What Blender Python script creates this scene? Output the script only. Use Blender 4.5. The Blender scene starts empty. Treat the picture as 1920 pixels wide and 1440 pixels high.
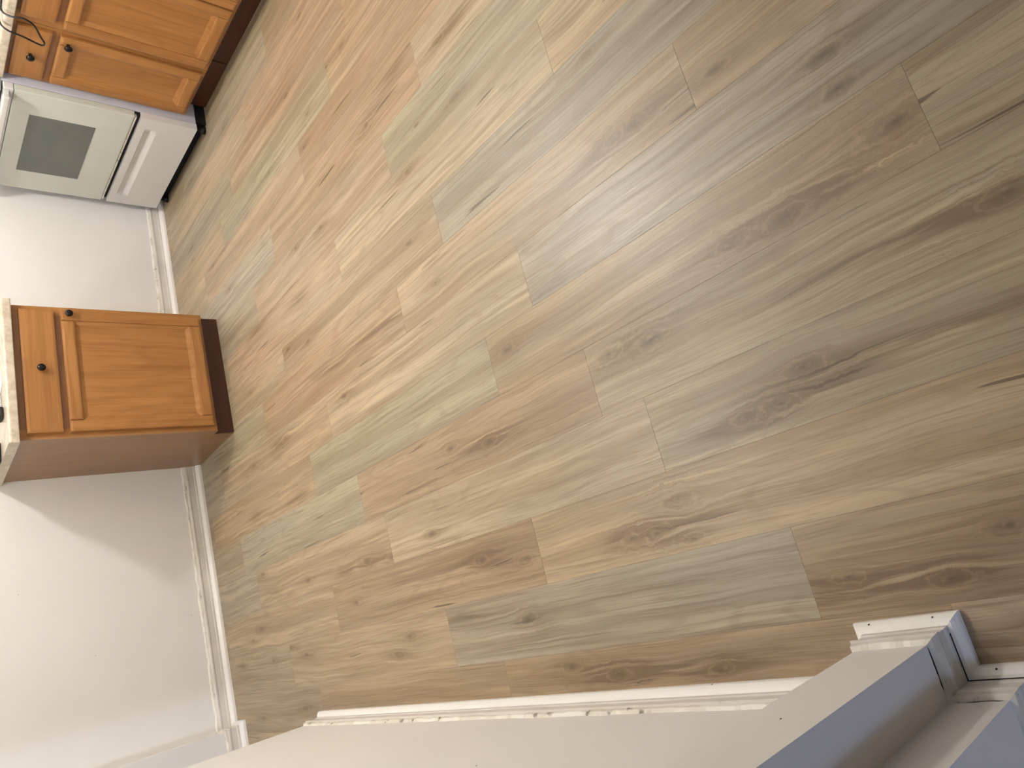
import bpy, bmesh, math, random
from mathutils import Vector, Matrix

sc = bpy.context.scene
COL = sc.collection
random.seed(7)

# ------------------------------------------------------------------ camera
EYE = 1.345
cam_d = bpy.data.cameras.new('camera')
cam = bpy.data.objects.new('camera', cam_d)
COL.objects.link(cam)
cam_d.sensor_fit = 'HORIZONTAL'
cam_d.sensor_width = 36.0
cam_d.lens = 1331.0 / 1920.0 * 36.0
cam_d.clip_start = 0.02
# rows: image right, image down, view direction (world x right, y into the kitchen, z up)
RI = Vector((-0.24027517, -0.62501431, -0.74271459))
DN = Vector((-0.93619035, 0.35142099, 0.00713619))
FW = Vector((0.25654527, 0.69703688, -0.6695701))
cam.matrix_world = Matrix(((RI.x, -DN.x, -FW.x, 0.0), (RI.y, -DN.y, -FW.y, 0.0),
                           (RI.z, -DN.z, -FW.z, EYE), (0, 0, 0, 1)))
sc.camera = cam

# ------------------------------------------------------------------ world, light, exposure
sc.view_settings.view_transform = 'Standard'
sc.view_settings.look = 'None'
sc.view_settings.gamma = 1.0
sc.view_settings.use_curve_mapping = False
sc.view_settings.exposure = 0.8
world = bpy.data.worlds.new('world'); sc.world = world
world.use_nodes = True
world.node_tree.nodes['Background'].inputs[0].default_value = (0.45, 0.6, 1.0, 1)
world.node_tree.nodes['Background'].inputs[1].default_value = 0.3

KITCHEN_LIGHT = (2.05, 2.32, 2.44); KITCHEN_STRENGTH = 190.0; KITCHEN_COL = (1.0, 0.985, 0.95)
SECOND_LIGHT = (0.53, 2.38, 2.44); SECOND_STRENGTH = 68.0
HALL_LIGHT = (-1.0, 1.1, 2.44); HALL_STRENGTH = 75.0; HALL_COL = (1.0, 0.98, 0.94)
wl = bpy.data.lights.new('window_daylight', 'AREA')
wl.shape = 'RECTANGLE'; wl.size = 0.8; wl.size_y = 1.1; wl.energy = 24; wl.color = (0.36, 0.56, 1.0)
wlo = bpy.data.objects.new('window_daylight', wl); COL.objects.link(wlo)
wlo.location = (-2.45, -3.97, 1.5); wlo.rotation_euler = (math.radians(90), 0, math.radians(0))

# ------------------------------------------------------------------ helpers
def lin(r, g, b):
    f = lambda c: (c / 255 / 12.92) if c / 255 <= 0.04045 else ((c / 255 + 0.055) / 1.055) ** 2.4
    return (f(r), f(g), f(b), 1.0)

class NT:
    """small node-tree writer"""
    def __init__(self, name):
        self.m = bpy.data.materials.new(name); self.m.use_nodes = True
        self.t = self.m.node_tree; self.t.nodes.clear()
        self.out = self.t.nodes.new('ShaderNodeOutputMaterial')
        self.b = self.t.nodes.new('ShaderNodeBsdfPrincipled')
        self.t.links.new(self.b.outputs[0], self.out.inputs[0])
    def put(self, sock, v):
        if hasattr(v, 'is_linked') or isinstance(v, bpy.types.NodeSocket): self.t.links.new(v, sock)
        elif isinstance(v, (tuple, list)) and len(v) == 3 and sock.type == 'RGBA': sock.default_value = (*v, 1)
        else: sock.default_value = v
    def math(self, op, a, b=None, c=None, clamp=False):
        n = self.t.nodes.new('ShaderNodeMath'); n.operation = op; n.use_clamp = clamp
        for i, v in enumerate((a, b, c)):
            if v is not None: self.put(n.inputs[i], v)
        return n.outputs[0]
    def comb(self, x, y, z=0.0):
        n = self.t.nodes.new('ShaderNodeCombineXYZ')
        for i, v in enumerate((x, y, z)): self.put(n.inputs[i], v)
        return n.outputs[0]
    def sep(self, v):
        n = self.t.nodes.new('ShaderNodeSeparateXYZ'); self.put(n.inputs[0], v); return n.outputs
    def noise(self, v, scale=1.0, detail=2.0, rough=0.5, dist=0.0):
        n = self.t.nodes.new('ShaderNodeTexNoise')
        self.put(n.inputs['Vector'], v); n.inputs['Scale'].default_value = scale
        n.inputs['Detail'].default_value = detail; n.inputs['Roughness'].default_value = rough
        n.inputs['Distortion'].default_value = dist
        return n.outputs[0]
    def rng(self, v, a, b, c=0.0, d=1.0, smooth=True):
        n = self.t.nodes.new('ShaderNodeMapRange'); n.clamp = True
        n.interpolation_type = 'SMOOTHSTEP' if smooth else 'LINEAR'
        for i, x in enumerate((v, a, b, c, d)): self.put(n.inputs[i], x)
        return n.outputs[0]
    def mix(self, f, a, b, mode='MIX'):
        n = self.t.nodes.new('ShaderNodeMix'); n.data_type = 'RGBA'; n.blend_type = mode
        self.put(n.inputs[0], f); self.put(n.inputs[6], a); self.put(n.inputs[7], b)
        return n.outputs[2]
    def obj(self):
        n = self.t.nodes.new('ShaderNodeTexCoord'); return n.outputs['Object']
    def attr(self, name):
        n = self.t.nodes.new('ShaderNodeAttribute'); n.attribute_type = 'OBJECT'; n.attribute_name = name
        return n.outputs['Vector'], n.outputs['Fac']
    def info(self):
        return self.t.nodes.new('ShaderNodeObjectInfo').outputs
    def bump(self, h, strength=0.2, dist=0.002):
        n = self.t.nodes.new('ShaderNodeBump'); n.inputs['Strength'].default_value = strength
        n.inputs['Distance'].default_value = dist; self.put(n.inputs['Height'], h)
        self.t.links.new(n.outputs[0], self.b.inputs['Normal'])
    def set(self, **k):
        for n, v in k.items():
            self.put(self.b.inputs[n.replace('_', ' ')], v)
        return self.m

def plain(name, rgb, rough=0.5, metal=0.0, var=0.04, scale=6.0, spec=0.5):
    n = NT(name); o = n.obj()
    k = n.noise(o, scale, 3.0)
    c = n.mix(n.rng(k, 0.3, 0.7), tuple(x * (1 - var) for x in lin(*rgb)[:3]), tuple(min(1, x * (1 + var)) for x in lin(*rgb)[:3]))
    return n.set(Base_Color=c, Roughness=rough, Metallic=metal, Specular_IOR_Level=spec)

# ------------------------------------------------------------------ materials
def vinyl_wood():
    n = NT('vinyl_plank_wood'); info = n.info()
    o = n.obj(); x, y, z = n.sep(o)
    seed = info['Random']
    sx = n.math('MULTIPLY', seed, 41.0); sy = n.math('MULTIPLY', seed, 17.0); sz = n.math('MULTIPLY', seed, 23.0)
    # slow wander of the grain
    w = n.noise(n.comb(n.math('ADD', n.math('MULTIPLY', x, 4.0), sx), n.math('ADD', n.math('MULTIPLY', y, 2.2), sy), sz), 1.0, 2.0)
    x1 = n.math('ADD', x, n.math('MULTIPLY', n.math('SUBTRACT', w, 0.5), 0.035))
    wob = n.noise(n.comb(n.math('ADD', n.math('MULTIPLY', x, 46.0), sx), n.math('MULTIPLY', y, 26.0), sz), 1.0, 4.0, 0.65)
    dark = None; ring = None; cut = None
    for i in (1, 2, 3, 4):
        v, _ = n.attr('knot_%d' % i)
        kx, ky, ks = n.sep(v)
        ok = n.math('GREATER_THAN', ks, 0.001)
        s = n.math('MAXIMUM', ks, 0.004)
        dx = n.math('SUBTRACT', x, kx); dy = n.math('SUBTRACT', y, ky)
        r2 = n.math('ADD', n.math('POWER', n.math('DIVIDE', dx, n.math('MULTIPLY', s, 0.50)), 2.0),
                    n.math('POWER', n.math('DIVIDE', dy, n.math('MULTIPLY', s, 1.25)), 2.0))
        r2 = n.math('MULTIPLY', r2, n.math('MAXIMUM', n.math('SUBTRACT', n.math('MULTIPLY', wob, 2.8), 0.40), 0.12))
        g = n.math('MULTIPLY', n.math('EXPONENT', n.math('MULTIPLY', r2, -0.40)), ok)
        core = n.math('MULTIPLY', n.math('EXPONENT', n.math('MULTIPLY', r2, -4.0)), ok)
        x1 = n.math('SUBTRACT', x1, n.math('MULTIPLY', n.math('MULTIPLY', dx, g), 0.75))
        rg = n.math('MULTIPLY', n.math('SINE', n.math('ADD', n.math('MULTIPLY', n.math('SQRT', r2), 8.0), n.math('MULTIPLY', wob, 6.0))), g)
        tl = n.math('ADD', n.math('POWER', n.math('DIVIDE', dx, n.math('MULTIPLY', s, 0.75)), 2.0), n.math('POWER', n.math('DIVIDE', dy, n.math('MULTIPLY', s, 3.6)), 2.0))
        tl = n.math('MULTIPLY', n.math('EXPONENT', n.math('MULTIPLY', tl, -1.0)), ok)
        tail = tl if i == 1 else n.math('ADD', tail, tl)
        dark = core if dark is None else n.math('ADD', dark, core)
        ring = rg if ring is None else n.math('ADD', ring, rg)
        cut = g if cut is None else n.math('ADD', cut, g)
    st = None
    for i in (1, 2, 3):
        v, _ = n.attr('streak_%d' % i)
        kx, ky, ks = n.sep(v)
        ok = n.math('GREATER_THAN', ks, 0.001)
        s = n.math('MAXIMUM', ks, 0.02)
        dx = n.math('SUBTRACT', x1, kx); dy = n.math('SUBTRACT', y, ky)
        r2 = n.math('ADD', n.math('POWER', n.math('DIVIDE', dx, 0.024), 2.0), n.math('POWER', n.math('DIVIDE', dy, s), 2.0))
        g = n.math('MULTIPLY', n.math('EXPONENT', n.math('MULTIPLY', r2, -1.0)), ok)
        st = g if st is None else n.math('ADD', st, g)
    def grain(fx, fy, d, r=0.55, o=0.0):
        return n.noise(n.comb(n.math('ADD', n.math('MULTIPLY', x1, fx), sx), n.math('ADD', n.math('MULTIPLY', y, fy), sy), n.math('ADD', sz, o)), 1.0, d, r)
    A = grain(22.0, 0.7, 3.0)                 # wide bands
    A2 = grain(11.0, 1.4, 2.0, 0.5, 4.0)      # colour drift, warm to grey
    B = grain(90.0, 1.5, 4.0, 0.62, 8.0)       # streaks
    F = grain(290.0, 4.5, 4.0, 0.72, 12.0)     # fine lines
    cat = n.math('SINE', n.math('MULTIPLY', grain(8.0, 0.8, 1.0, 0.5, 16.0), 85.0))
    D = grain(60.0, 3.2, 3.0, 0.6, 20.0)
    V = grain(42.0, 1.3, 2.0, 0.5, 30.0)      # pale sapwood veins
    tint = info['Color']
    def sh(r, g_, b_): return n.mix(1.0, tint, (r, g_, b_, 1), 'MULTIPLY')
    c = n.mix(n.rng(A, 0.33, 0.66), sh(1.16, 1.13, 1.07), sh(0.80, 0.74, 0.66))
    c = n.mix(n.math('MULTIPLY', n.rng(A2, 0.45, 0.68), 0.55), c, sh(0.90, 0.93, 0.95))
    c = n.mix(n.math('MULTIPLY', n.rng(A2, 0.45, 0.28), 0.45), c, sh(1.08, 0.99, 0.86))
    c = n.mix(n.math('MULTIPLY', n.rng(V, 0.58, 0.72), 0.65), c, sh(1.36, 1.30, 1.17))
    c = n.mix(n.math('MULTIPLY', n.rng(B, 0.50, 0.68), 0.60), c, sh(0.56, 0.48, 0.39))
    c = n.mix(n.math('MULTIPLY', n.rng(B, 0.44, 0.28), 0.45), c, sh(1.30, 1.25, 1.14))
    c = n.mix(n.math('MULTIPLY', n.rng(cat, 0.60, 1.0), 0.20), c, sh(0.55, 0.46, 0.36))
    c = n.mix(n.math('MULTIPLY', n.rng(F, 0.50, 0.64), 0.50), c, sh(0.50, 0.43, 0.35))
    c = n.mix(n.math('MULTIPLY', n.rng(F, 0.44, 0.32), 0.25), c, sh(1.28, 1.24, 1.15))
    # brown streaks, knots, drying cracks
    st = n.math('ADD', st, n.math('MULTIPLY', tail, 0.75))
    stm = n.math('MULTIPLY', st, n.rng(D, 0.34, 0.62), clamp=True)
    c = n.mix(n.math('MULTIPLY', stm, 0.85), c, sh(0.42, 0.33, 0.24))
    c = n.mix(n.math('MULTIPLY', n.rng(cut, 0.2, 1.0), 0.28), c, sh(0.64, 0.53, 0.40))
    c = n.mix(n.math('MULTIPLY', n.rng(ring, 0.15, 0.8), 0.20), c, sh(0.46, 0.37, 0.28))
    c = n.mix(n.math('MULTIPLY', n.rng(ring, -0.2, -0.8), 0.20), c, sh(1.25, 1.18, 1.05))
    c = n.mix(n.math('MULTIPLY', n.math('MULTIPLY', dark, n.rng(wob, 0.25, 0.55)), 0.82, clamp=True), c, sh(0.26, 0.21, 0.16))
    crack = n.math('MULTIPLY', n.rng(grain(70.0, 2.4, 1.0, 0.5, 40.0), 0.705, 0.735), n.rng(grain(4.0, 2.0, 1.0, 0.5, 50.0), 0.42, 0.58))
    c = n.mix(n.math('MULTIPLY', crack, 0.8), c, sh(0.22, 0.18, 0.14))
    n.bump(n.math('ADD', F, n.math('MULTIPLY', B, 0.6)), 0.45, 0.0007)
    return n.set(Base_Color=c, Roughness=n.math('ADD', 0.29, n.math('MULTIPLY', F, 0.18)), Specular_IOR_Level=0.6)

def oak(name, axis, base, deep, rough=0.38):
    n = NT(name); o = n.obj(); x, y, z = n.sep(o); r = n.math('MULTIPLY', n.info()['Random'], 31.0)
    if axis == 'z': al, ac, ot = z, x, y
    elif axis == 'x': al, ac, ot = x, z, y
    else: al, ac, ot = y, z, x
    def g(fa, fl, d):
        return n.noise(n.comb(n.math('ADD', n.math('MULTIPLY', ac, fa), r), n.math('ADD', n.math('MULTIPLY', al, fl), r), n.math('MULTIPLY', ot, fa)), 1.0, d, 0.6)
    A = g(9.0, 0.9, 2.0); B = g(60.0, 2.0, 3.0); F = g(260.0, 7.0, 2.0)
    cat = n.math('SINE', n.math('MULTIPLY', g(6.0, 1.1, 1.0), 46.0))
    c = n.mix(n.rng(A, 0.3, 0.7), base, tuple(p * 0.6 + q * 0.4 for p, q in zip(base, deep)))
    c = n.mix(n.math('MULTIPLY', n.rng(B, 0.45, 0.7), 0.5), c, deep)
    c = n.mix(n.math('MULTIPLY', n.rng(cat, 0.4, 1.0), 0.22), c, deep)
    c = n.mix(n.math('MULTIPLY', n.rng(F, 0.5, 0.72), 0.35), c, deep)
    n.bump(F, 0.12, 0.0005)
    return n.set(Base_Color=c, Roughness=rough, Specular_IOR_Level=0.5)

def wall_paint(name, rgb, rough=0.55):
    n = NT(name); o = n.obj()
    a = n.noise(o, 1.3, 3.0); b = n.noise(o, 180.0, 2.0)
    col = lin(*rgb)[:3]
    c = n.mix(n.rng(a, 0.35, 0.65), tuple(v * 0.97 for v in col), col)
    n.bump(b, 0.08, 0.001)
    return n.set(Base_Color=c, Roughness=rough, Specular_IOR_Level=0.4)

def old_paint():
    n = NT('old_trim_paint'); o = n.obj()
    a = n.noise(o, 9.0, 4.0); b = n.noise(o, 60.0, 3.0)
    c = n.mix(n.rng(a, 0.35, 0.65), lin(214, 208, 200)[:3], lin(226, 221, 212)[:3])
    c = n.mix(n.math('MULTIPLY', n.rng(b, 0.60, 0.75), 0.25), c, lin(160, 150, 135)[:3])
    return n.set(Base_Color=c, Roughness=0.45)

def caulk_mat():
    n = NT('flaking_cream_caulk'); o = n.obj()
    a = n.noise(o, 40.0, 4.0); b = n.noise(o, 14.0, 3.0)
    c = n.mix(n.rng(b, 0.4, 0.6), lin(234, 230, 220)[:3], lin(218, 211, 198)[:3])
    c = n.mix(n.math('MULTIPLY', n.math('MULTIPLY', n.rng(a, 0.56, 0.66), n.rng(b, 0.48, 0.6)), 0.8), c, lin(92, 82, 66)[:3])
    n.bump(a, 0.5, 0.002)
    return n.set(Base_Color=c, Roughness=0.6)

def laminate():
    n = NT('mottled_laminate'); o = n.obj()
    a = n.noise(o, 22.0, 5.0, 0.65); b = n.noise(o, 90.0, 3.0)
    c = n.mix(n.rng(a, 0.35, 0.65), lin(178, 163, 142)[:3], lin(206, 193, 174)[:3])
    c = n.mix(n.math('MULTIPLY', n.rng(b, 0.56, 0.7), 0.4), c, lin(152, 136, 114)[:3])
    return n.set(Base_Color=c, Roughness=0.28)

HONEY = lin(170, 119, 66)[:3]; HONEYD = lin(130, 83, 38)[:3]
M = dict(
    wood=vinyl_wood(),
    oak_z=oak('honey_oak_upright', 'z', HONEY, HONEYD), oak_x=oak('honey_oak_level', 'x', HONEY, HONEYD),
    frame=oak('oak_face_frame', 'x', lin(150, 104, 66)[:3], lin(118, 78, 48)[:3]),
    veneer=oak('oak_veneer_side', 'z', lin(150, 113, 80)[:3], lin(128, 92, 60)[:3], 0.3),
    toe=oak('dark_stained_toe_board', 'x', lin(76, 37, 17)[:3], lin(48, 20, 9)[:3], 0.45),
    wall=wall_paint('warm_white_wall', (236, 233, 229)),
    ceil=wall_paint('ceiling_white', (238, 234, 226), 0.8),
    trim=plain('white_trim_paint', (244, 241, 236), 0.32, var=0.02),
    old=old_paint(), caulk=caulk_mat(), lam=laminate(),
    enamel=plain('white_enamel', (208, 206, 203), 0.2, var=0.015),
    glasswhite=plain('white_oven_glass', (196, 199, 188), 0.12, var=0.02),
    glassgrey=plain('grey_oven_window', (98, 100, 94), 0.12, var=0.08, scale=3.0),
    black=plain('black_plastic', (14, 13, 13), 0.45, var=0.1),
    knob=plain('bronze_black_knob', (26, 20, 18), 0.14, metal=0.4, var=0.1),
    gap=plain('black_gap', (8, 7, 7), 0.8), chrome=plain('chrome', (200, 200, 202), 0.15, metal=1.0),
    paper=plain('white_paper', (240, 240, 238), 0.7), dirt=plain('dark_dirt', (40, 34, 28), 0.9),
    side=plain('stove_side_enamel', (190, 190, 198), 0.25), burner=plain('black_burner', (18, 18, 19), 0.5),
)
def emit(name, rgb, strength):
    m = bpy.data.materials.new(name); m.use_nodes = True; t = m.node_tree; t.nodes.clear()
    o = t.nodes.new('ShaderNodeOutputMaterial'); e = t.nodes.new('ShaderNodeEmission')
    e.inputs[0].default_value = (*rgb, 1); e.inputs[1].default_value = strength
    t.links.new(e.outputs[0], o.inputs[0]); return m

# ------------------------------------------------------------------ mesh helpers
def link(name, me, mat=None, parent=None, loc=None, rotz=None):
    o = bpy.data.objects.new(name, me); COL.objects.link(o)
    if mat is not None and me is not None: me.materials.append(mat)
    if parent is not None: o.parent = parent
    if loc is not None: o.location = loc
    if rotz is not None: o.rotation_euler = (0, 0, rotz)
    return o
def pyd(name, v, f, smooth=False):
    me = bpy.data.meshes.new(name); me.from_pydata(v, [], f); me.update()
    b = bmesh.new(); b.from_mesh(me); bmesh.ops.recalc_face_normals(b, faces=b.faces); b.to_mesh(me); b.free()
    if smooth:
        for p in me.polygons: p.use_smooth = True
    return me
def box_bm(b, x0, x1, y0, y1, z0, z1, bev=0.0, seg=2):
    c = bmesh.ops.create_cube(b, size=1.0)
    for v in c['verts']:
        v.co = Vector((x0 + (v.co.x + 0.5) * (x1 - x0), y0 + (v.co.y + 0.5) * (y1 - y0), z0 + (v.co.z + 0.5) * (z1 - z0)))
    if bev:
        e = list({e for v in c['verts'] for e in v.link_edges})
        bmesh.ops.bevel(b, geom=e, offset=bev, segments=seg, profile=0.5, affect='EDGES')
def mesh(b, name):
    me = bpy.data.meshes.new(name); bmesh.ops.recalc_face_normals(b, faces=b.faces); b.to_mesh(me); b.free(); return me
def box(name, x0, x1, y0, y1, z0, z1, mat, parent=None, bev=0.0, seg=2):
    """box whose origin is its own centre, so grain coordinates are local"""
    cx, cy, cz = (x0 + x1) / 2, (y0 + y1) / 2, (z0 + z1) / 2
    b = bmesh.new(); box_bm(b, x0 - cx, x1 - cx, y0 - cy, y1 - cy, z0 - cz, z1 - cz, bev, seg)
    return link(name, mesh(b, name), mat, parent, (cx, cy, cz))
def prism(name, pts, z0, z1, mat, parent=None):
    n = len(pts); v = [(p[0], p[1], z0) for p in pts] + [(p[0], p[1], z1) for p in pts]
    f = [tuple(range(n))[::-1], tuple(range(n, 2 * n))] + [(i, (i + 1) % n, n + (i + 1) % n, n + i) for i in range(n)]
    return link(name, pyd(name, v, f), mat, parent)
def lathe(name, prof, mat, parent=None, loc=(0, 0, 0), axis='z', seg=24):
    v = []; f = []
    for r, h in prof:
        for i in range(seg):
            a = 2 * math.pi * i / seg
            p = (r * math.cos(a), r * math.sin(a), h)
            if axis == '-y': p = (p[0], -h, p[1])
            v.append(p)
    for j in range(len(prof) - 1):
        for i in range(seg):
            f.append((j * seg + i, j * seg + (i + 1) % seg, (j + 1) * seg + (i + 1) % seg, (j + 1) * seg + i))
    f.append(tuple(range(seg))); f.append(tuple(range((len(prof) - 1) * seg, len(prof) * seg)))
    return link(name, pyd(name, v, f, True), mat, parent, loc)
def tube(name, pts, r, mat, parent=None, seg=10, sub=6):
    P = [Vector(p) for p in pts]; Q = []
    for i in range(len(P) - 1):
        a = P[max(i - 1, 0)]; b = P[i]; c = P[i + 1]; d = P[min(i + 2, len(P) - 1)]
        for k in range(sub):
            t = k / sub
            Q.append(0.5 * ((2 * b) + (c - a) * t + (2 * a - 5 * b + 4 * c - d) * t * t + (3 * b - a - 3 * c + d) * t ** 3))
    Q.append(P[-1]); v = []; f = []; up = Vector((0.3, 0.2, 1)).normalized()
    for i, q in enumerate(Q):
        t = (Q[min(i + 1, len(Q) - 1)] - Q[max(i - 1, 0)]).normalized()
        s = t.cross(up)
        if s.length < 1e-3: s = t.cross(Vector((1, 0, 0)))
        s.normalize(); u = s.cross(t).normalized(); up = u
        for j in range(seg):
            a = 2 * math.pi * j / seg; v.append(tuple(q + r * (math.cos(a) * s + math.sin(a) * u)))
    for i in range(len(Q) - 1):
        for j in range(seg):
            f.append((i * seg + j, i * seg + (j + 1) % seg, (i + 1) * seg + (j + 1) % seg, (i + 1) * seg + j))
    f.append(tuple(range(seg))); f.append(tuple(range((len(Q) - 1) * seg, len(Q) * seg)))
    return link(name, pyd(name, v, f, True), mat, parent)
def offset(path, d):
    """offset an open 2-D path to its right by d with mitred corners"""
    out = []; n = len(path)
    nr = []
    for i in range(n - 1):
        t = Vector(path[i + 1]) - Vector(path[i]); t.normalize(); nr.append(Vector((t.y, -t.x)))
    for i in range(n):
        p = Vector(path[i])
        if i == 0: q = p + nr[0] * d
        elif i == n - 1: q = p + nr[-1] * d
        else:
            m = nr[i - 1] + nr[i]; m = m / max(m.dot(nr[i]), 1e-6); q = p + m * d
        out.append((q.x, q.y))
    return out
def sweep(name, path, prof, mat, parent=None, sub=0.0, jit=None):
    """sweep closed profile [(outward, z)] along a wall path with mitres; jit(i) -> (dd, dz)"""
    if sub:
        P = []
        for i in range(len(path) - 1):
            a = Vector(path[i]); b = Vector(path[i + 1]); k = max(1, int((b - a).length / sub))
            P += [tuple(a + (b - a) * j / k) for j in range(k)]
        P.append(tuple(path[-1])); path = P
    n = len(path); m = len(prof)
    js = [jit(i) if jit else (0, 0) for i in range(n)]
    v = []
    cols = []
    for d, z in prof:
        cols.append(offset(path, d))
    if jit:
        big = offset(path, 1.0)
    for i in range(n):
        for j, (d, z) in enumerate(prof):
            x, y = cols[j][i]
            if jit:
                dd, dz = js[i]; k = 1.0 if d > 0.0005 else 0.0
                x += (big[i][0] - path[i][0]) * dd * k; y += (big[i][1] - path[i][1]) * dd * k
                zz = z + dz * (1.0 if j in (m - 1, m - 2) else 0.2)
            else: zz = z
            v.append((x, y, zz))
    f = [(i * m + j, i * m + (j + 1) % m, (i + 1) * m + (j + 1) % m, (i + 1) * m + j) for i in range(n - 1) for j in range(m)]
    f += [tuple(range(m)), tuple(range((n - 1) * m, n * m))]
    return link(name, pyd(name, v, f), mat, parent)
def struct(o): o['kind'] = 'structure'; return o
def tag(o, label, cat, group=None):
    o['label'] = label; o['category'] = cat
    if group: o['group'] = group
    return o
def empty(name, loc, rotz=0.0):
    o = bpy.data.objects.new(name, None); COL.objects.link(o); o.location = loc; o.rotation_euler = (0, 0, rotz)
    o.empty_display_size = 0.1; return o

# ------------------------------------------------------------------ room shell
TILT = math.atan(0.034); BY = 3.961            # the far wall stands a touch out of square
def bw(x, d=0.0): return (x * math.cos(TILT) - d * math.sin(TILT), BY + x * math.sin(TILT) + d * math.cos(TILT))
XR, XL, YN, HC = 3.33, -4.0, -4.0, 2.44
JOG = -0.366; JD = -0.105

floor = struct(box('floor', XL, XR, YN, 4.3, -0.06, -0.0045, M['wood']))
floor.color = lin(166, 148, 124)
# far wall: kitchen part, and the part that steps forward on the left
struct(prism('wall_back', [bw(JOG), bw(3.4), bw(3.4, 0.12), bw(JOG, 0.12)], 0, HC, M['wall']))
struct(prism('wall_hall', [bw(-4.05, JD), bw(JOG, JD), bw(JOG, 0.12), bw(-4.05, 0.12)], 0, HC, M['wall']))
LW = [(-0.346, 0.437), (-0.346, 0.522), (-0.258, 0.522), (-0.258, 0.642), (-0.346, 0.642), (-0.346, 2.93), (-0.466, 2.93), (-0.466, 0.437)]
struct(prism('wall_left', LW, 0, HC, M['wall']))
struct(box('wall_right', XR, XR + 0.1, YN, 4.2, 0, HC, M['wall']))
struct(box('wall_outer', XL - 0.1, XL, YN, 4.2, 0, HC, M['wall']))
# the photographer stands in a cased opening: header above; unseen partition added on the right to block bounced light
struct(box('wall_light_block', 1.36, XR, 0.46, 0.642, 0, HC, M['wall']))
struct(box('wall_header', -0.258, 1.36, 0.522, 0.642, 2.06, HC, M['wall']))
# wall behind the photographer with a window
WX0, WX1, WZ0, WZ1 = -2.9, -2.0, 0.9, 2.1
b = bmesh.new()
for a in ((XL, WX0, 0, HC), (WX1, XR, 0, HC), (WX0, WX1, 0, WZ0), (WX0, WX1, WZ1, HC)):
    box_bm(b, a[0], a[1], YN - 0.12, YN, a[2], a[3])
struct(link('wall_near', mesh(b, 'wall_near'), M['wall']))
win = struct(link('window_1', None, None, None, (0, 0, 0)))
win.location = (0, 0, 0)
for nm, a in (('window_frame', (WX0, WX0 + 0.05, WZ0, WZ1)), ('window_frame', (WX1 - 0.05, WX1, WZ0, WZ1)),
              ('window_frame', (WX0 + 0.05, WX1 - 0.05, WZ0, WZ0 + 0.05)), ('window_frame', (WX0 + 0.05, WX1 - 0.05, WZ1 - 0.05, WZ1))):
    box(nm, a[0], a[1], YN - 0.1, YN - 0.05, a[2], a[3], M['trim'], win)
box('window_sill', WX0 - 0.04, WX1 + 0.04, YN + 0.001, YN + 0.05, WZ0 - 0.03, WZ0, M['trim'], win, 0.004)
struct(box('ceiling', XL - 0.1, XR + 0.1, YN - 0.12, 4.3, HC, HC + 0.08, M['ceil']))

# ------------------------------------------------------------------ floor planks
KNOTS = {(-1,-2):[(0.054,0.336,0.030),(0.027,0.179,0.031),(0.017,-0.117,0.025)],(-1,0):[(0.003,-0.444,0.025),(-0.026,0.039,0.025)],(0,-1):[(-0.021,0.530,0.025),(-0.051,0.360,0.030),(0.016,0.250,0.030)],(0,0):[(0.012,0.230,0.031)],(0,1):[(0.026,-0.375,0.030),(-0.027,-0.278,0.030),(0.074,0.594,0.025),(0.034,0.451,0.025)],(1,-1):[(0.020,0.124,0.040),(-0.036,0.205,0.035),(-0.033,0.282,0.025),(-0.067,0.112,0.025)],(1,0):[(0.018,-0.350,0.030),(-0.014,-0.544,0.030),(0.002,0.445,0.027)],(1,1):[(0.006,0.166,0.027),(-0.036,0.284,0.025)],(2,-1):[(0.016,0.226,0.040),(-0.036,0.293,0.035),(-0.037,0.374,0.031)],(2,0):[(-0.036,0.345,0.025)],(2,1):[(-0.036,0.074,0.030),(-0.045,-0.429,0.031),(0.061,0.533,0.025),(-0.063,-0.604,0.030)],(3,-1):[(0.045,0.538,0.040),(0.028,0.407,0.040),(-0.027,-0.319,0.040)],(3,0):[(0.014,0.017,0.030),(-0.021,-0.171,0.030)],(4,-1):[(-0.001,-0.566,0.060),(-0.053,-0.331,0.040),(-0.042,-0.204,0.035),(0.022,0.533,0.030)],(5,-1):[(0.013,-0.280,0.040),(-0.062,-0.284,0.035)],(5,0):[(0.037,0.466,0.027)],(5,1):[(0.021,0.192,0.031),(0.041,-0.195,0.031)],(6,-1):[(-0.037,0.540,0.030)],(6,0):[(-0.007,0.394,0.027),(-0.014,-0.448,0.035),(-0.012,-0.387,0.030)],(7,0):[(-0.007,0.367,0.027),(0.034,0.553,0.025),(0.006,-0.441,0.025)],(8,0):[(0.055,0.071,0.025)],(9,0):[(0.046,0.138,0.027),(0.014,-0.083,0.027)],(10,-1):[(-0.013,0.484,0.027)],(10,0):[(0.002,-0.263,0.031)],(11,0):[(0.041,0.559,0.022)],(11,1):[(0.076,0.468,0.022),(0.088,0.314,0.022)],(12,-1):[(0.041,0.609,0.025),(0.037,0.471,0.030)],(12,1):[(0.079,-0.150,0.019)],(13,0):[(-0.010,-0.075,0.025)],(13,1):[(-0.034,0.015,0.019)],(14,0):[(0.040,-0.036,0.025)]}
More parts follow.
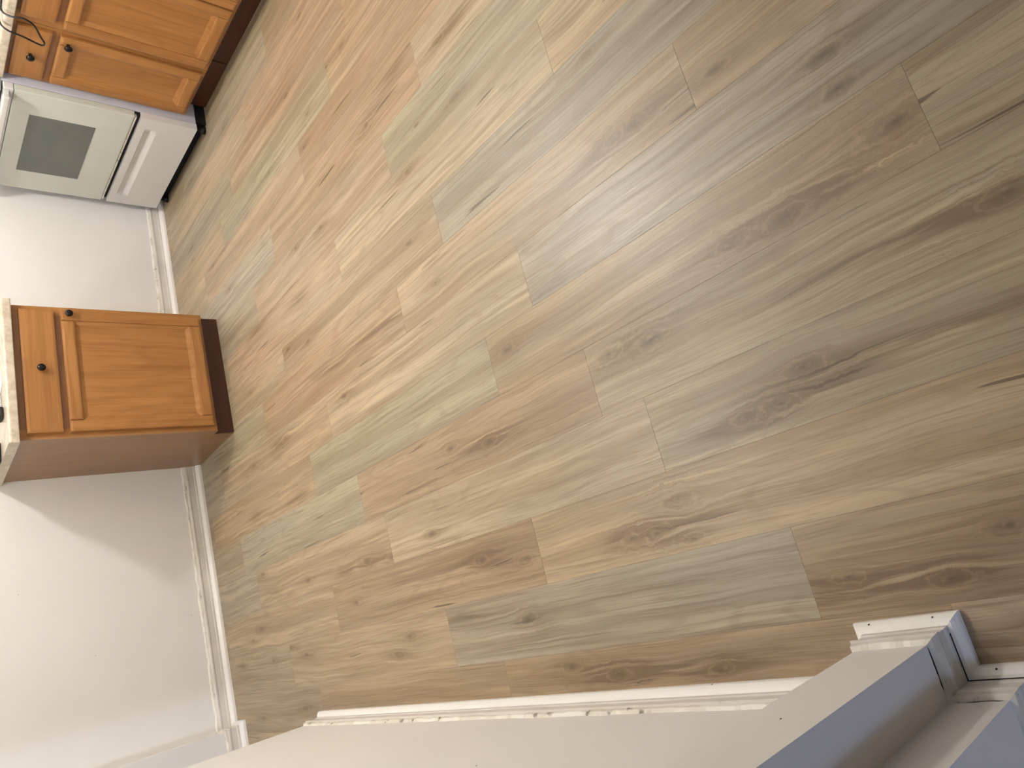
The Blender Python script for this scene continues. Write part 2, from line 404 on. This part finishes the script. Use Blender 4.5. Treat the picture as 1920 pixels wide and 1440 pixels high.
STREAKS = {(-1,-2):[(0.028,-0.136,0.350),(0.036,0.199,0.200)],(0,-1):[(-0.031,0.428,0.300),(-0.048,0.532,0.200)],(0,0):[(0.051,0.493,0.200)],(1,-1):[(-0.025,0.172,0.200)],(1,0):[(0.021,-0.346,0.200)],(2,-1):[(-0.044,0.313,0.200),(-0.010,-0.009,0.350)],(2,1):[(-0.050,-0.310,0.200),(-0.028,0.459,0.100)],(3,-1):[(-0.017,-0.107,0.300),(0.068,0.268,0.250)],(3,0):[(-0.018,-0.228,0.250)],(4,-1):[(-0.062,0.145,0.200),(-0.043,-0.364,0.200)],(4,1):[(-0.057,-0.444,0.160),(-0.031,0.032,0.100)],(5,1):[(0.048,-0.108,0.100)],(6,0):[(-0.026,-0.345,0.300)],(6,1):[(0.001,-0.375,0.140),(-0.003,-0.069,0.140),(-0.001,-0.565,0.100)],(8,-1):[(0.022,0.520,0.100)],(8,1):[(0.014,-0.245,0.120),(0.070,0.217,0.140)],(10,-1):[(-0.014,0.394,0.100)],(10,0):[(-0.067,-0.045,0.100),(0.007,-0.325,0.140),(0.060,-0.478,0.100)]}

T = dict(tan=(166, 148, 124), pale=(171, 155, 132), grey=(158, 147, 130), brown=(160, 140, 115), green=(161, 151, 131),
         pink=(166, 147, 125), gbrown=(156, 140, 118), olive=(158, 143, 119), warm=(167, 147, 120))
TONE = {(-1,-2):'brown',(-1,-1):'brown',(-1,0):'gbrown',(0,-1):'brown',(0,0):'grey',(0,1):'tan',(0,2):'gbrown',
 (1,-2):'olive',(1,-1):'warm',(1,0):'brown',(1,1):'tan',(1,2):'brown',(2,-1):'olive',(2,0):'pale',(2,1):'tan',(2,2):'grey',
 (3,-1):'olive',(3,0):'brown',(3,1):'green',(3,2):'gbrown',(4,-2):'olive',(4,-1):'tan',(4,0):'green',(4,1):'warm',(4,2):'gbrown',
 (5,-1):'grey',(5,0):'pale',(5,1):'tan',(5,2):'grey',(6,-1):'tan',(6,0):'tan',(6,1):'brown',(6,2):'green',
 (7,-2):'olive',(7,-1):'grey',(7,0):'tan',(7,1):'pale',(8,-1):'tan',(8,0):'pale',(8,1):'pink',(9,-1):'green',(9,0):'pink',(9,1):'grey',
 (10,-1):'pale',(10,0):'brown',(10,1):'grey',(11,-1):'tan',(11,0):'brown',(11,1):'pink',(11,2):'pale',(12,0):'green',(12,1):'tan',
 (13,0):'pink',(13,1):'grey',(14,0):'pink',(14,1):'pale',(15,0):'tan',(15,1):'grey'}
START = {-1:2.184,0:.545,1:1.085,2:.729,3:.829,4:1.087,5:.925,6:.461,7:1.15,8:.708,9:1.287,10:1.09,11:.81,12:1.477,13:1.335,14:1.135,15:.9}
ROW0, ROWW, PLEN = 0.161 * EYE, 0.1338 * EYE, 0.9055 * EYE
G = 0.00012
def plank_mesh(y0, y1):
    hw = ROWW / 2 - G; c = 0.0003; t = 0.004
    v = []
    for (a, zz) in ((0.0, -t), (0.0, -c), (c, 0.0)):
        v += [(-hw + a, y0 + a, zz), (hw - a, y0 + a, zz), (hw - a, y1 - a, zz), (-hw + a, y1 - a, zz)]
    f = [(8, 9, 10, 11), (3, 2, 1, 0)]
    for L in (0, 4):
        for i in range(4): f.append((L + i, L + (i + 1) % 4, L + 4 + (i + 1) % 4, L + 4 + i))
    return pyd('plank', v, f)
full = plank_mesh(-PLEN / 2 + G, PLEN / 2 - G); full.materials.append(M['wood'])
YA, YB = -0.95, 4.02
keys = list(T)
for k in range(-7, 17):
    cx = -(ROW0 - ROWW * (k + 0.5))
    off = START.get(k, random.random() * 0.9) * EYE
    n = math.floor((YA - off) / PLEN)
    while off + n * PLEN < YB:
        a, e = off + n * PLEN, off + (n + 1) * PLEN; cy = (a + e) / 2
        lo, hi = max(a, YA), min(e, YB)
        if hi - lo > 0.01:
            if lo == a and hi == e: me = full
            else:
                me = plank_mesh(lo - cy + G, hi - cy - G); me.materials.append(M['wood'])
            o = link('plank', me, None, floor)
            o.matrix_parent_inverse = Matrix.Translation(floor.location).inverted()
            o.location = (cx, cy, 0.0)
            tn = T[TONE.get((k, n), random.choice(keys))]
            j = random.uniform(-4, 4)
            o.color = lin(*(c + j for c in tn))
            kn = list(KNOTS.get((k, n), []))
            if (k, n) not in TONE or (not kn and (k, n) not in STREAKS):
                kn += [(random.uniform(-.06, .06), random.uniform(-.5, .5), random.uniform(.014, .024)) for _ in range(random.choice((0, 1, 2)))]
            for i in range(4): o['knot_%d' % (i + 1)] = kn[i] if i < len(kn) else (0.0, 0.0, 0.0)
            stv = STREAKS.get((k, n), [])
            for i in range(3): o['streak_%d' % (i + 1)] = stv[i] if i < len(stv) else (0.0, 0.0, 0.0)
        n += 1

# ------------------------------------------------------------------ baseboards
BASE = [(0, 0.0), (0.012, 0.0), (0.012, 0.036), (0.0095, 0.039), (0.0095, 0.066), (0.013, 0.070), (0.013, 0.077), (0.009, 0.083), (0.004, 0.088), (0, 0.088)]
SHOE = [(0.0125, 0.0), (0.030, 0.0), (0.030, 0.011), (0.0285, 0.015), (0.024, 0.021), (0.019, 0.0255), (0.0125, 0.027)]
BEAD = [(0.0, 0.084), (0.009, 0.083), (0.007, 0.091), (0.0, 0.096)]
def baseboard(name, path):
    o = struct(sweep(name, path, BASE, M['old']))
    sweep('shoe_moulding', path, SHOE, M['trim'], o)
    rr = random.Random(3)
    st = [0.0, 0.0]
    def jit(i):
        st[0] = st[0] * 0.7 + rr.uniform(-0.0010, 0.0012); st[1] = st[1] * 0.75 + rr.uniform(-0.0022, 0.0026)
        return st[0], st[1]
    sweep('caulk_bead', path, BEAD, M['caulk'], o, 0.012, jit)
    return o
lb = baseboard('baseboard_left', [(-0.466, 0.437), (-0.346, 0.437), (-0.346, 0.522), (-0.258, 0.522), (-0.258, 0.642), (-0.346, 0.642), (-0.346, 2.93), (-0.466, 2.93)])
# black grime in the creases of the projecting corner
def grime(path, prof, amp):
    rr = random.Random(11); st = [0.0, 0.0]
    def jit(i):
        st[0] = st[0] * 0.5 + rr.uniform(-amp, amp) * 0.5; st[1] = st[1] * 0.6 + rr.uniform(-amp, amp)
        return st[0], st[1]
    return sweep('grime_line', path, prof, M['dirt'], lb, 0.006, jit)
grime([(-0.262, 0.522), (-0.346, 0.522), (-0.346, 0.445)], [(0.0, 0.091), (0.0075, 0.0895), (0.0068, 0.0950), (0.0, 0.1000)], 0.0022)
sweep('grime_line', [(-0.258, 0.5085), (-0.3325, 0.5085), (-0.3325, 0.412)], [(0.0, 0.0268), (0.0022, 0.0268), (0.0022, 0.0282), (0.0, 0.0282)], M['dirt'], lb)
IX0, IX1 = 1.005, 1.63
baseboard('baseboard_back', [bw(-1.4, JD), bw(JOG, JD), bw(JOG), bw(IX0 - 0.002)])
baseboard('baseboard_kitchen', [bw(IX1 + 0.002), bw(3.29)])
# specks in the wall paint
for p in ((-0.2585, 0.585, 0.46), (-0.3465, 1.35, 0.42)):
    o = lathe('nail_hole', [(0.0015, -0.0010), (0.0015, 0.0010), (0.0006, 0.0013)], M['dirt'], bpy.data.objects['wall_left'], p, 'z', 8)
for (x, z) in ((0.47, 0.86), (0.13, 0.58), (0.22, 0.14)):
    q = bw(x, -0.0006); o = lathe('nail_hole', [(0.0014, -0.0010), (0.0014, 0.0010), (0.0006, 0.0013)], M['dirt'], bpy.data.objects['wall_back'], (q[0], q[1], z), 'z', 8)
# nail holes on the shoe moulding of the projecting corner, and small marks on the paint
for p in ((-0.2315, 0.640, 0.0187), (-0.2315, 0.530, 0.0187), (-0.2400, 0.4988, 0.0195), (-0.3200, 0.4650, 0.0195), (-0.3165, 1.020, 0.0105)):
    o = lathe('nail_hole', [(0.0014, -0.0012), (0.0014, 0.0012), (0.0006, 0.0015)], M['dirt'], lb, p, 'z', 8)

# ------------------------------------------------------------------ cabinets
def panel_door(parent, x0, x1, z0, z1, y, knob=None, name='door'):
    """frame-and-panel door; y = back face (cabinet side is +y), front is 20 mm in front of it"""
    w = 0.052; t = 0.020
    d = link(name, None, None, parent, ((x0 + x1) / 2, y, (z0 + z1) / 2))
    hx, hz = (x1 - x0) / 2, (z1 - z0) / 2
    def rail(nm, a, c, e, f, mat, outer):
        # board with an eased outer edge and a moulded inner edge
        b = bmesh.new(); box_bm(b, a, c, -t, 0, e, f)
        ed = [q for q in b.edges if all(abs(v.co.y + t) < 1e-6 for v in q.verts)]
        bmesh.ops.bevel(b, geom=ed, offset=0.008, segments=2, profile=0.6, affect='EDGES')
        return link(nm, mesh(b, nm), mat, d)
    # outer bevelled lip runs around the whole door
    rail('stile', -hx, -hx + w, -hz, hz, M['oak_z'], 'l'); rail('stile', hx - w, hx, -hz, hz, M['oak_z'], 'r')
    rail('rail', -hx + w, hx - w, hz - w, hz, M['oak_x'], 't'); rail('rail', -hx + w, hx - w, -hz, -hz + w, M['oak_x'], 'b')
    # flat field sunk between the frame with a sloping border
    a, c = hx - w, hz - w; s = 0.020
    v = []
    for (dx, yy) in ((0.0, -0.0135), (s, -0.006), (s + 0.001, -0.006)):
        v += [(-a + dx, yy, -c + dx), (a - dx, yy, -c + dx), (a - dx, yy, c - dx), (-a + dx, yy, c - dx)]
    v += [(-a, 0, -c), (a, 0, -c), (a, 0, c), (-a, 0, c)]
    f = [(8, 9, 10, 11), (15, 14, 13, 12)]
    for L in (0, 4):
        for i in range(4): f.append((L + i, L + (i + 1) % 4, L + 4 + (i + 1) % 4, L + 4 + i))
    for i in range(4): f.append((12 + i, 12 + (i + 1) % 4, (i + 1) % 4, i))
    link('panel', pyd('panel', v, f), M['oak_z'], d)
    if knob: knob_on(d, knob[0] - (x0 + x1) / 2, -t, knob[1] - (z0 + z1) / 2)
    return d
KN = [(0.0075, 0.0), (0.0065, 0.006), (0.0065, 0.010), (0.012, 0.014), (0.0165, 0.019), (0.0165, 0.023), (0.013, 0.0275), (0.007, 0.0295), (0.001, 0.030)]
def knob_on(parent, x, y, z):
    k = lathe('knob', KN, M['knob'], parent, (x, y, z), '-y', 20)
    k['label'] = 'round bronze-black knob'
    return k
def drawer_front(parent, x0, x1, z0, z1, y, knob=None, name='drawer_front'):
    t = 0.020; hx, hz = (x1 - x0) / 2, (z1 - z0) / 2
    b = bmesh.new(); box_bm(b, -hx, hx, -t, 0, -hz, hz)
    ed = [q for q in b.edges if all(abs(v.co.y + t) < 1e-6 for v in q.verts)]
    bmesh.ops.bevel(b, geom=ed, offset=0.011, segments=2, profile=0.7, affect='EDGES')
    d = link(name, mesh(b, name), M['oak_x'], parent, ((x0 + x1) / 2, y, (z0 + z1) / 2))
    if knob: knob_on(d, 0, -t, 0)
    return d
def carcass(parent, w, depth, z0, z1, toe_back, tops, doors, left_toe=True):
    """body behind the face frame, face frame boards, toe board.  y=0 is the face, depth is +y"""
    box('body', 0.0, w, 0.019, depth, z0, z1, M['veneer'], parent)
    b = bmesh.new(); st = 0.042
    box('side_panel', -0.004, 0.0, 0.0, depth, 0.0 if False else z0, z1, M['veneer'], parent)
    box('face_stile', 0, st, 0, 0.019, z0, z1, M['oak_z'], parent); box('face_stile', w - st, w, 0, 0.019, z0, z1, M['oak_z'], parent)
    for (a, c) in ((z1 - 0.04, z1), (tops, tops + 0.045), (z0, z0 + 0.04)):
        box('face_rail', st, w - st, 0, 0.019, a, c, M['frame'], parent)
    b.free()
    box('toe_kick', 0.0, w, toe_back, toe_back + 0.016, 0.0, z0, M['toe'], parent)
    box('base_side', -0.004, 0.012, toe_back + 0.016, depth, 0.0, z0, M['veneer'], parent)
    box('base_side', w - 0.012, w, toe_back + 0.016, depth, 0.0, z0, M['veneer'], parent)

FZ0, FZ1 = 0.092, 0.897
# free-standing base cabinet against the far wall
ox, oy = bw(IX0, -0.60)
isl = empty('base_cabinet', (ox, oy, 0), TILT)
W = IX1 - IX0
carcass(isl, W, 0.598, FZ0, FZ1, 0.035, 0.712, None)
drawer_front(isl, 0.020, W - 0.024, 0.737, 0.869, 0.0, True)
panel_door(isl, 0.020, W - 0.022, 0.108, 0.711, 0.0, (W - 0.046, 0.681))
tag(isl, 'honey oak base cabinet standing alone against the far white wall, one door under one drawer', 'cabinet', 'oak base cabinets')
def counter(name, loc, rotz, x0, x1, y0, y1, z0, z1):
    b = bmesh.new(); box_bm(b, x0, x1, y0, y1, z0, z1)
    ed = [q for q in b.edges if all(abs(v.co.y - y0) < 1e-6 and abs(v.co.z - z1) < 1e-6 for v in q.verts)]
    bmesh.ops.bevel(b, geom=ed, offset=0.011, segments=4, profile=0.5, affect='EDGES')
    ed = [q for q in b.edges if all(abs(v.co.y - y0) < 1e-6 and abs(v.co.z - z0) < 1e-6 for v in q.verts)]
    bmesh.ops.bevel(b, geom=ed, offset=0.004, segments=2, profile=0.5, affect='EDGES')
    return link(name, mesh(b, name), M['lam'], None, loc, rotz)
tag(counter('countertop', (ox, oy, 0), TILT, -0.022, W + 0.012, -0.038, 0.599, FZ1, FZ1 + 0.038),
    'mottled beige laminate countertop on the cabinet that stands alone', 'countertop', 'laminate countertops')

# run of cabinets along the right wall (their local x runs towards the photographer)
CX = 2.70; CF = 3.178
def right_unit(y_far, w): return empty('base_cabinet', (CX, y_far, 0), -math.pi / 2)
u1 = right_unit(CF, 0.345)
carcass(u1, 0.345, 0.60, 0.110, 0.897, 0.075, 0.722, None)
drawer_front(u1, 0.014, 0.330, 0.752, 0.880, 0.0, True)
panel_door(u1, 0.014, 0.330, 0.128, 0.722, 0.0, (0.288, 0.690))
tag(u1, 'narrow honey oak base cabinet beside the white stove, one knobbed drawer over one knobbed door', 'cabinet', 'oak base cabinets')
u2 = right_unit(CF - 0.351, 0.84)
carcass(u2, 0.84, 0.60, 0.110, 0.897, 0.075, 0.722, None)
drawer_front(u2, 0.040, 0.800, 0.752, 0.880, 0.0, None)
panel_door(u2, 0.020, 0.408, 0.128, 0.722, 0.0)
panel_door(u2, 0.414, 0.802, 0.128, 0.722, 0.0)
tag(u2, 'wide honey oak base cabinet with two doors, cut off by the edge of the photo', 'cabinet', 'oak base cabinets')
tag(counter('countertop', (CX, CF, 0), -math.pi / 2, -0.001 + 0.004, 1.19, -0.038, 0.60, 0.897, 0.935),
    'mottled beige laminate countertop on the cabinets beside the stove', 'countertop', 'laminate countertops')

# ------------------------------------------------------------------ stove (local x towards the photographer, y into the wall)
SF = 2.62; SY1 = 3.975; SW = 0.79
stv = empty('stove', (SF, SY1, 0), -math.pi / 2)
tag(stv, 'white electric stove with grey oven window and storage drawer, by the oak cabinets', 'stove')
box('body', 0.002, SW - 0.002, 0.038, 0.66, 0.058, 0.905, M['side'], stv, 0.003)
box('base', 0.02, SW - 0.014, 0.062, 0.64, 0.0, 0.058, M['gap'], stv)
for x in (0.05, SW - 0.045):
    lathe('foot', [(0.02, 0), (0.02, 0.02), (0.012, 0.022), (0.012, 0.056)], M['black'], stv, (x, 0.042, 0.001), 'z', 14)
box('gap_strip', 0.01, SW - 0.01, 0.020, 0.040, 0.322, 0.360, M['gap'], stv)
# storage drawer with a pressed grip
b = bmesh.new()
NX, NZ = 40, 24; z0, z1 = 0.058, 0.328
v = []; f = []
def dy(u, z):
    # long pressed grip below the top edge
    gx0, gx1 = 0.10, SW - 0.11
    if u < gx0 or u > gx1: k = max(0.0, 1 - min(abs(u - gx0), abs(u - gx1)) / 0.02)
    else: k = 1.0
    zc = (z - 0.262) / 0.024
    if zc > 1.25 or zc < -1.15: return 0.0
    if zc >= 0: return 0.013 * k * max(0.0, 1 - zc / 1.25) ** 0.8
    return 0.013 * k * max(0.0, 1 + zc / 1.15)
zs = [z0 + (0.222 - z0) * i / 5 for i in range(5)] + [0.222 + (0.304 - 0.222) * i / 28 for i in range(29)] + [0.316, z1]
xs = [SW * i / NX for i in range(NX + 1)]
for zz in zs:
    for u in xs: v.append((u, dy(u, zz), zz))
m = len(xs)
for i in range(len(zs) - 1):
    for j in range(NX): f.append((i * m + j, i * m + j + 1, (i + 1) * m + j + 1, (i + 1) * m + j))
n0 = len(v); v += [(0, 0.036, z0), (SW, 0.036, z0), (SW, 0.036, z1), (0, 0.036, z1)]
top = (len(zs) - 1) * m
f += [tuple([n0, n0 + 1] + list(range(NX, -1, -1))), tuple([n0 + 3] + list(range(top, top + m)) + [n0 + 2]),
      tuple([n0] + [i * m for i in range(len(zs))] + [n0 + 3]), tuple([n0 + 1, n0 + 2] + [i * m + NX for i in range(len(zs) - 1, -1, -1)]), (n0, n0 + 3, n0 + 2, n0 + 1)]
b.free()
link('drawer', pyd('drawer', v, f), M['enamel'], stv)
box('door_seal', 0.01, SW - 0.01, 0.004, 0.030, 0.345, 0.355, M['caulk'], stv, 0.003)
door = box('oven_door', 0.002, SW - 0.002, 0.0, 0.036, 0.356, 0.856, M['glasswhite'], stv, 0.004)
w_ = box('window', SY1 - 3.803, SY1 - 3.340, -0.0012, 0.002, 0.502, 0.780, M['glassgrey'], None)
w_.parent = door; w_.location = Vector(w_.location) - Vector(door.location)
w_['label'] = 'grey see-through oven window'
tt = box('door_top_trim', 0.001, SW - 0.001, -0.001, 0.036, 0.857, 0.898, M['enamel'], stv, 0.004)
hd = box('handle', 0.012, SW - 0.012, -0.050, -0.024, 0.872, 0.900, M['enamel'], stv, 0.007, 3)
for x in (0.016, SW - 0.046):
    box('handle_bracket', x, x + 0.03, -0.026, 0.0, 0.874, 0.897, M['enamel'], stv, 0.003)
ct = box('cooktop', -0.001, SW + 0.001, -0.006, 0.66, 0.905, 0.922, M['enamel'], stv, 0.005)
for (x, y, r) in ((0.21, 0.19, 0.10), (0.58, 0.19, 0.08), (0.21, 0.46, 0.08), (0.58, 0.46, 0.10)):
    lathe('burner', [(r, 0), (r, 0.006), (r * 0.8, 0.008), (r * 0.3, 0.008)], M['burner'], stv, (x, y, 0.9225), 'z', 28)
box('backguard', 0.0, SW, 0.61, 0.66, 0.9225, 1.08, M['enamel'], stv, 0.01)

# ------------------------------------------------------------------ small things on the counters
cz = 0.935
cb = tube('cable', [(3.0, 2.70, cz + 0.006), (2.85, 2.74, cz + 0.006), (2.72, 2.765, cz + 0.007), (2.655, 2.766, cz + 0.010), (2.626, 2.756, 0.920), (2.619, 2.742, 0.880), (2.619, 2.750, 0.854),
     (2.620, 2.772, 0.831), (2.621, 2.818, 0.807), (2.621, 2.850, 0.788), (2.621, 2.866, 0.792), (2.621, 2.864, 0.812), (2.621, 2.845, 0.868), (2.626, 2.838, 0.918), (2.655, 2.832, cz + 0.010),
     (2.74, 2.83, cz + 0.007), (2.86, 2.86, cz + 0.006), (3.02, 2.87, cz + 0.006)], 0.0038, M['black'])
tag(cb, 'thin black cable looped over the countertop edge above the drawer', 'cable')
def on_counter(x, y): return (x, y, cz + 0.0005)
ky = empty('key_bunch', on_counter(1.165, 3.485), 0.15)
tag(ky, 'black key fob with small metal keys lying on the countertop', 'keys')
b = bmesh.new(); box_bm(b, -0.022, 0.022, -0.04, 0.035, 0.0, 0.018, 0.007, 3); link('fob', mesh(b, 'fob'), M['black'], ky)
for i, a in enumerate((0.5, 1.1)):
    b = bmesh.new(); box_bm(b, -0.010, 0.010, 0.035, 0.06, 0.0 + i * 0.003, 0.0024 + i * 0.003, 0.001, 1); box_bm(b, -0.004, 0.004, 0.058, 0.095, i * 0.003, 0.0024 + i * 0.003)
    k = link('key', mesh(b, 'key'), M['chrome'], ky, (0.024, -0.028, 0)); k.rotation_euler = (0, 0, -a)
b = bmesh.new(); box_bm(b, -0.06, 0.06, -0.04, 0.04, 0.0, 0.0022, 0.0006, 1); box_bm(b, -0.05, 0.055, -0.036, 0.034, 0.0024, 0.004, 0.0005, 1)
tag(link('folded_paper', mesh(b, 'folded_paper'), M['paper'], None, on_counter(1.335, 3.505), 0.2), 'small folded white paper on the countertop beside the keys', 'paper')
b = bmesh.new(); box_bm(b, -0.045, 0.045, -0.075, 0.075, 0.0, 0.016, 0.006, 3); box_bm(b, -0.038, 0.038, -0.066, 0.066, 0.0158, 0.0172, 0.0006, 1)
tag(link('phone', mesh(b, 'phone'), M['black'], None, on_counter(1.036, 3.672), 0.0), 'small black flat item near the corner of the countertop, beyond the keys', 'phone')

# ------------------------------------------------------------------ lamps
def ceiling_lamp(loc, r, drop, rgb, strength, label):
    """semi-flush lamp: canopy on the ceiling, stem, round glass globe"""
    t = empty('ceiling_light', loc); tag(t, label, 'light', 'ceiling lights')
    lathe('canopy', [(0.012, -0.028), (0.045, -0.026), (0.062, -0.016), (0.065, -0.0005), (0.02, -0.0005)], M['trim'], t, (0, 0, 0), 'z', 28)
    lathe('stem', [(0.008, -drop + r - 0.004), (0.008, -0.027)], M['chrome'], t, (0, 0, 0), 'z', 12)
    lathe('globe', [(r * math.sin(math.pi * i / 14) + 0.0005, -drop - r * math.cos(math.pi * i / 14)) for i in range(15)], emit('lamp_globe', rgb, strength), t, (0, 0, 0), 'z', 28)
ceiling_lamp(KITCHEN_LIGHT, 0.08, 0.25, KITCHEN_COL, KITCHEN_STRENGTH, 'bright glass globe lamp on the kitchen ceiling near the oak cabinet run')
ceiling_lamp(SECOND_LIGHT, 0.08, 0.25, KITCHEN_COL, SECOND_STRENGTH, 'dimmer glass globe lamp on the kitchen ceiling nearer the left wall')
ceiling_lamp(HALL_LIGHT, 0.09, 0.2, HALL_COL, HALL_STRENGTH, 'lit glass globe lamp on the ceiling behind the left wall')
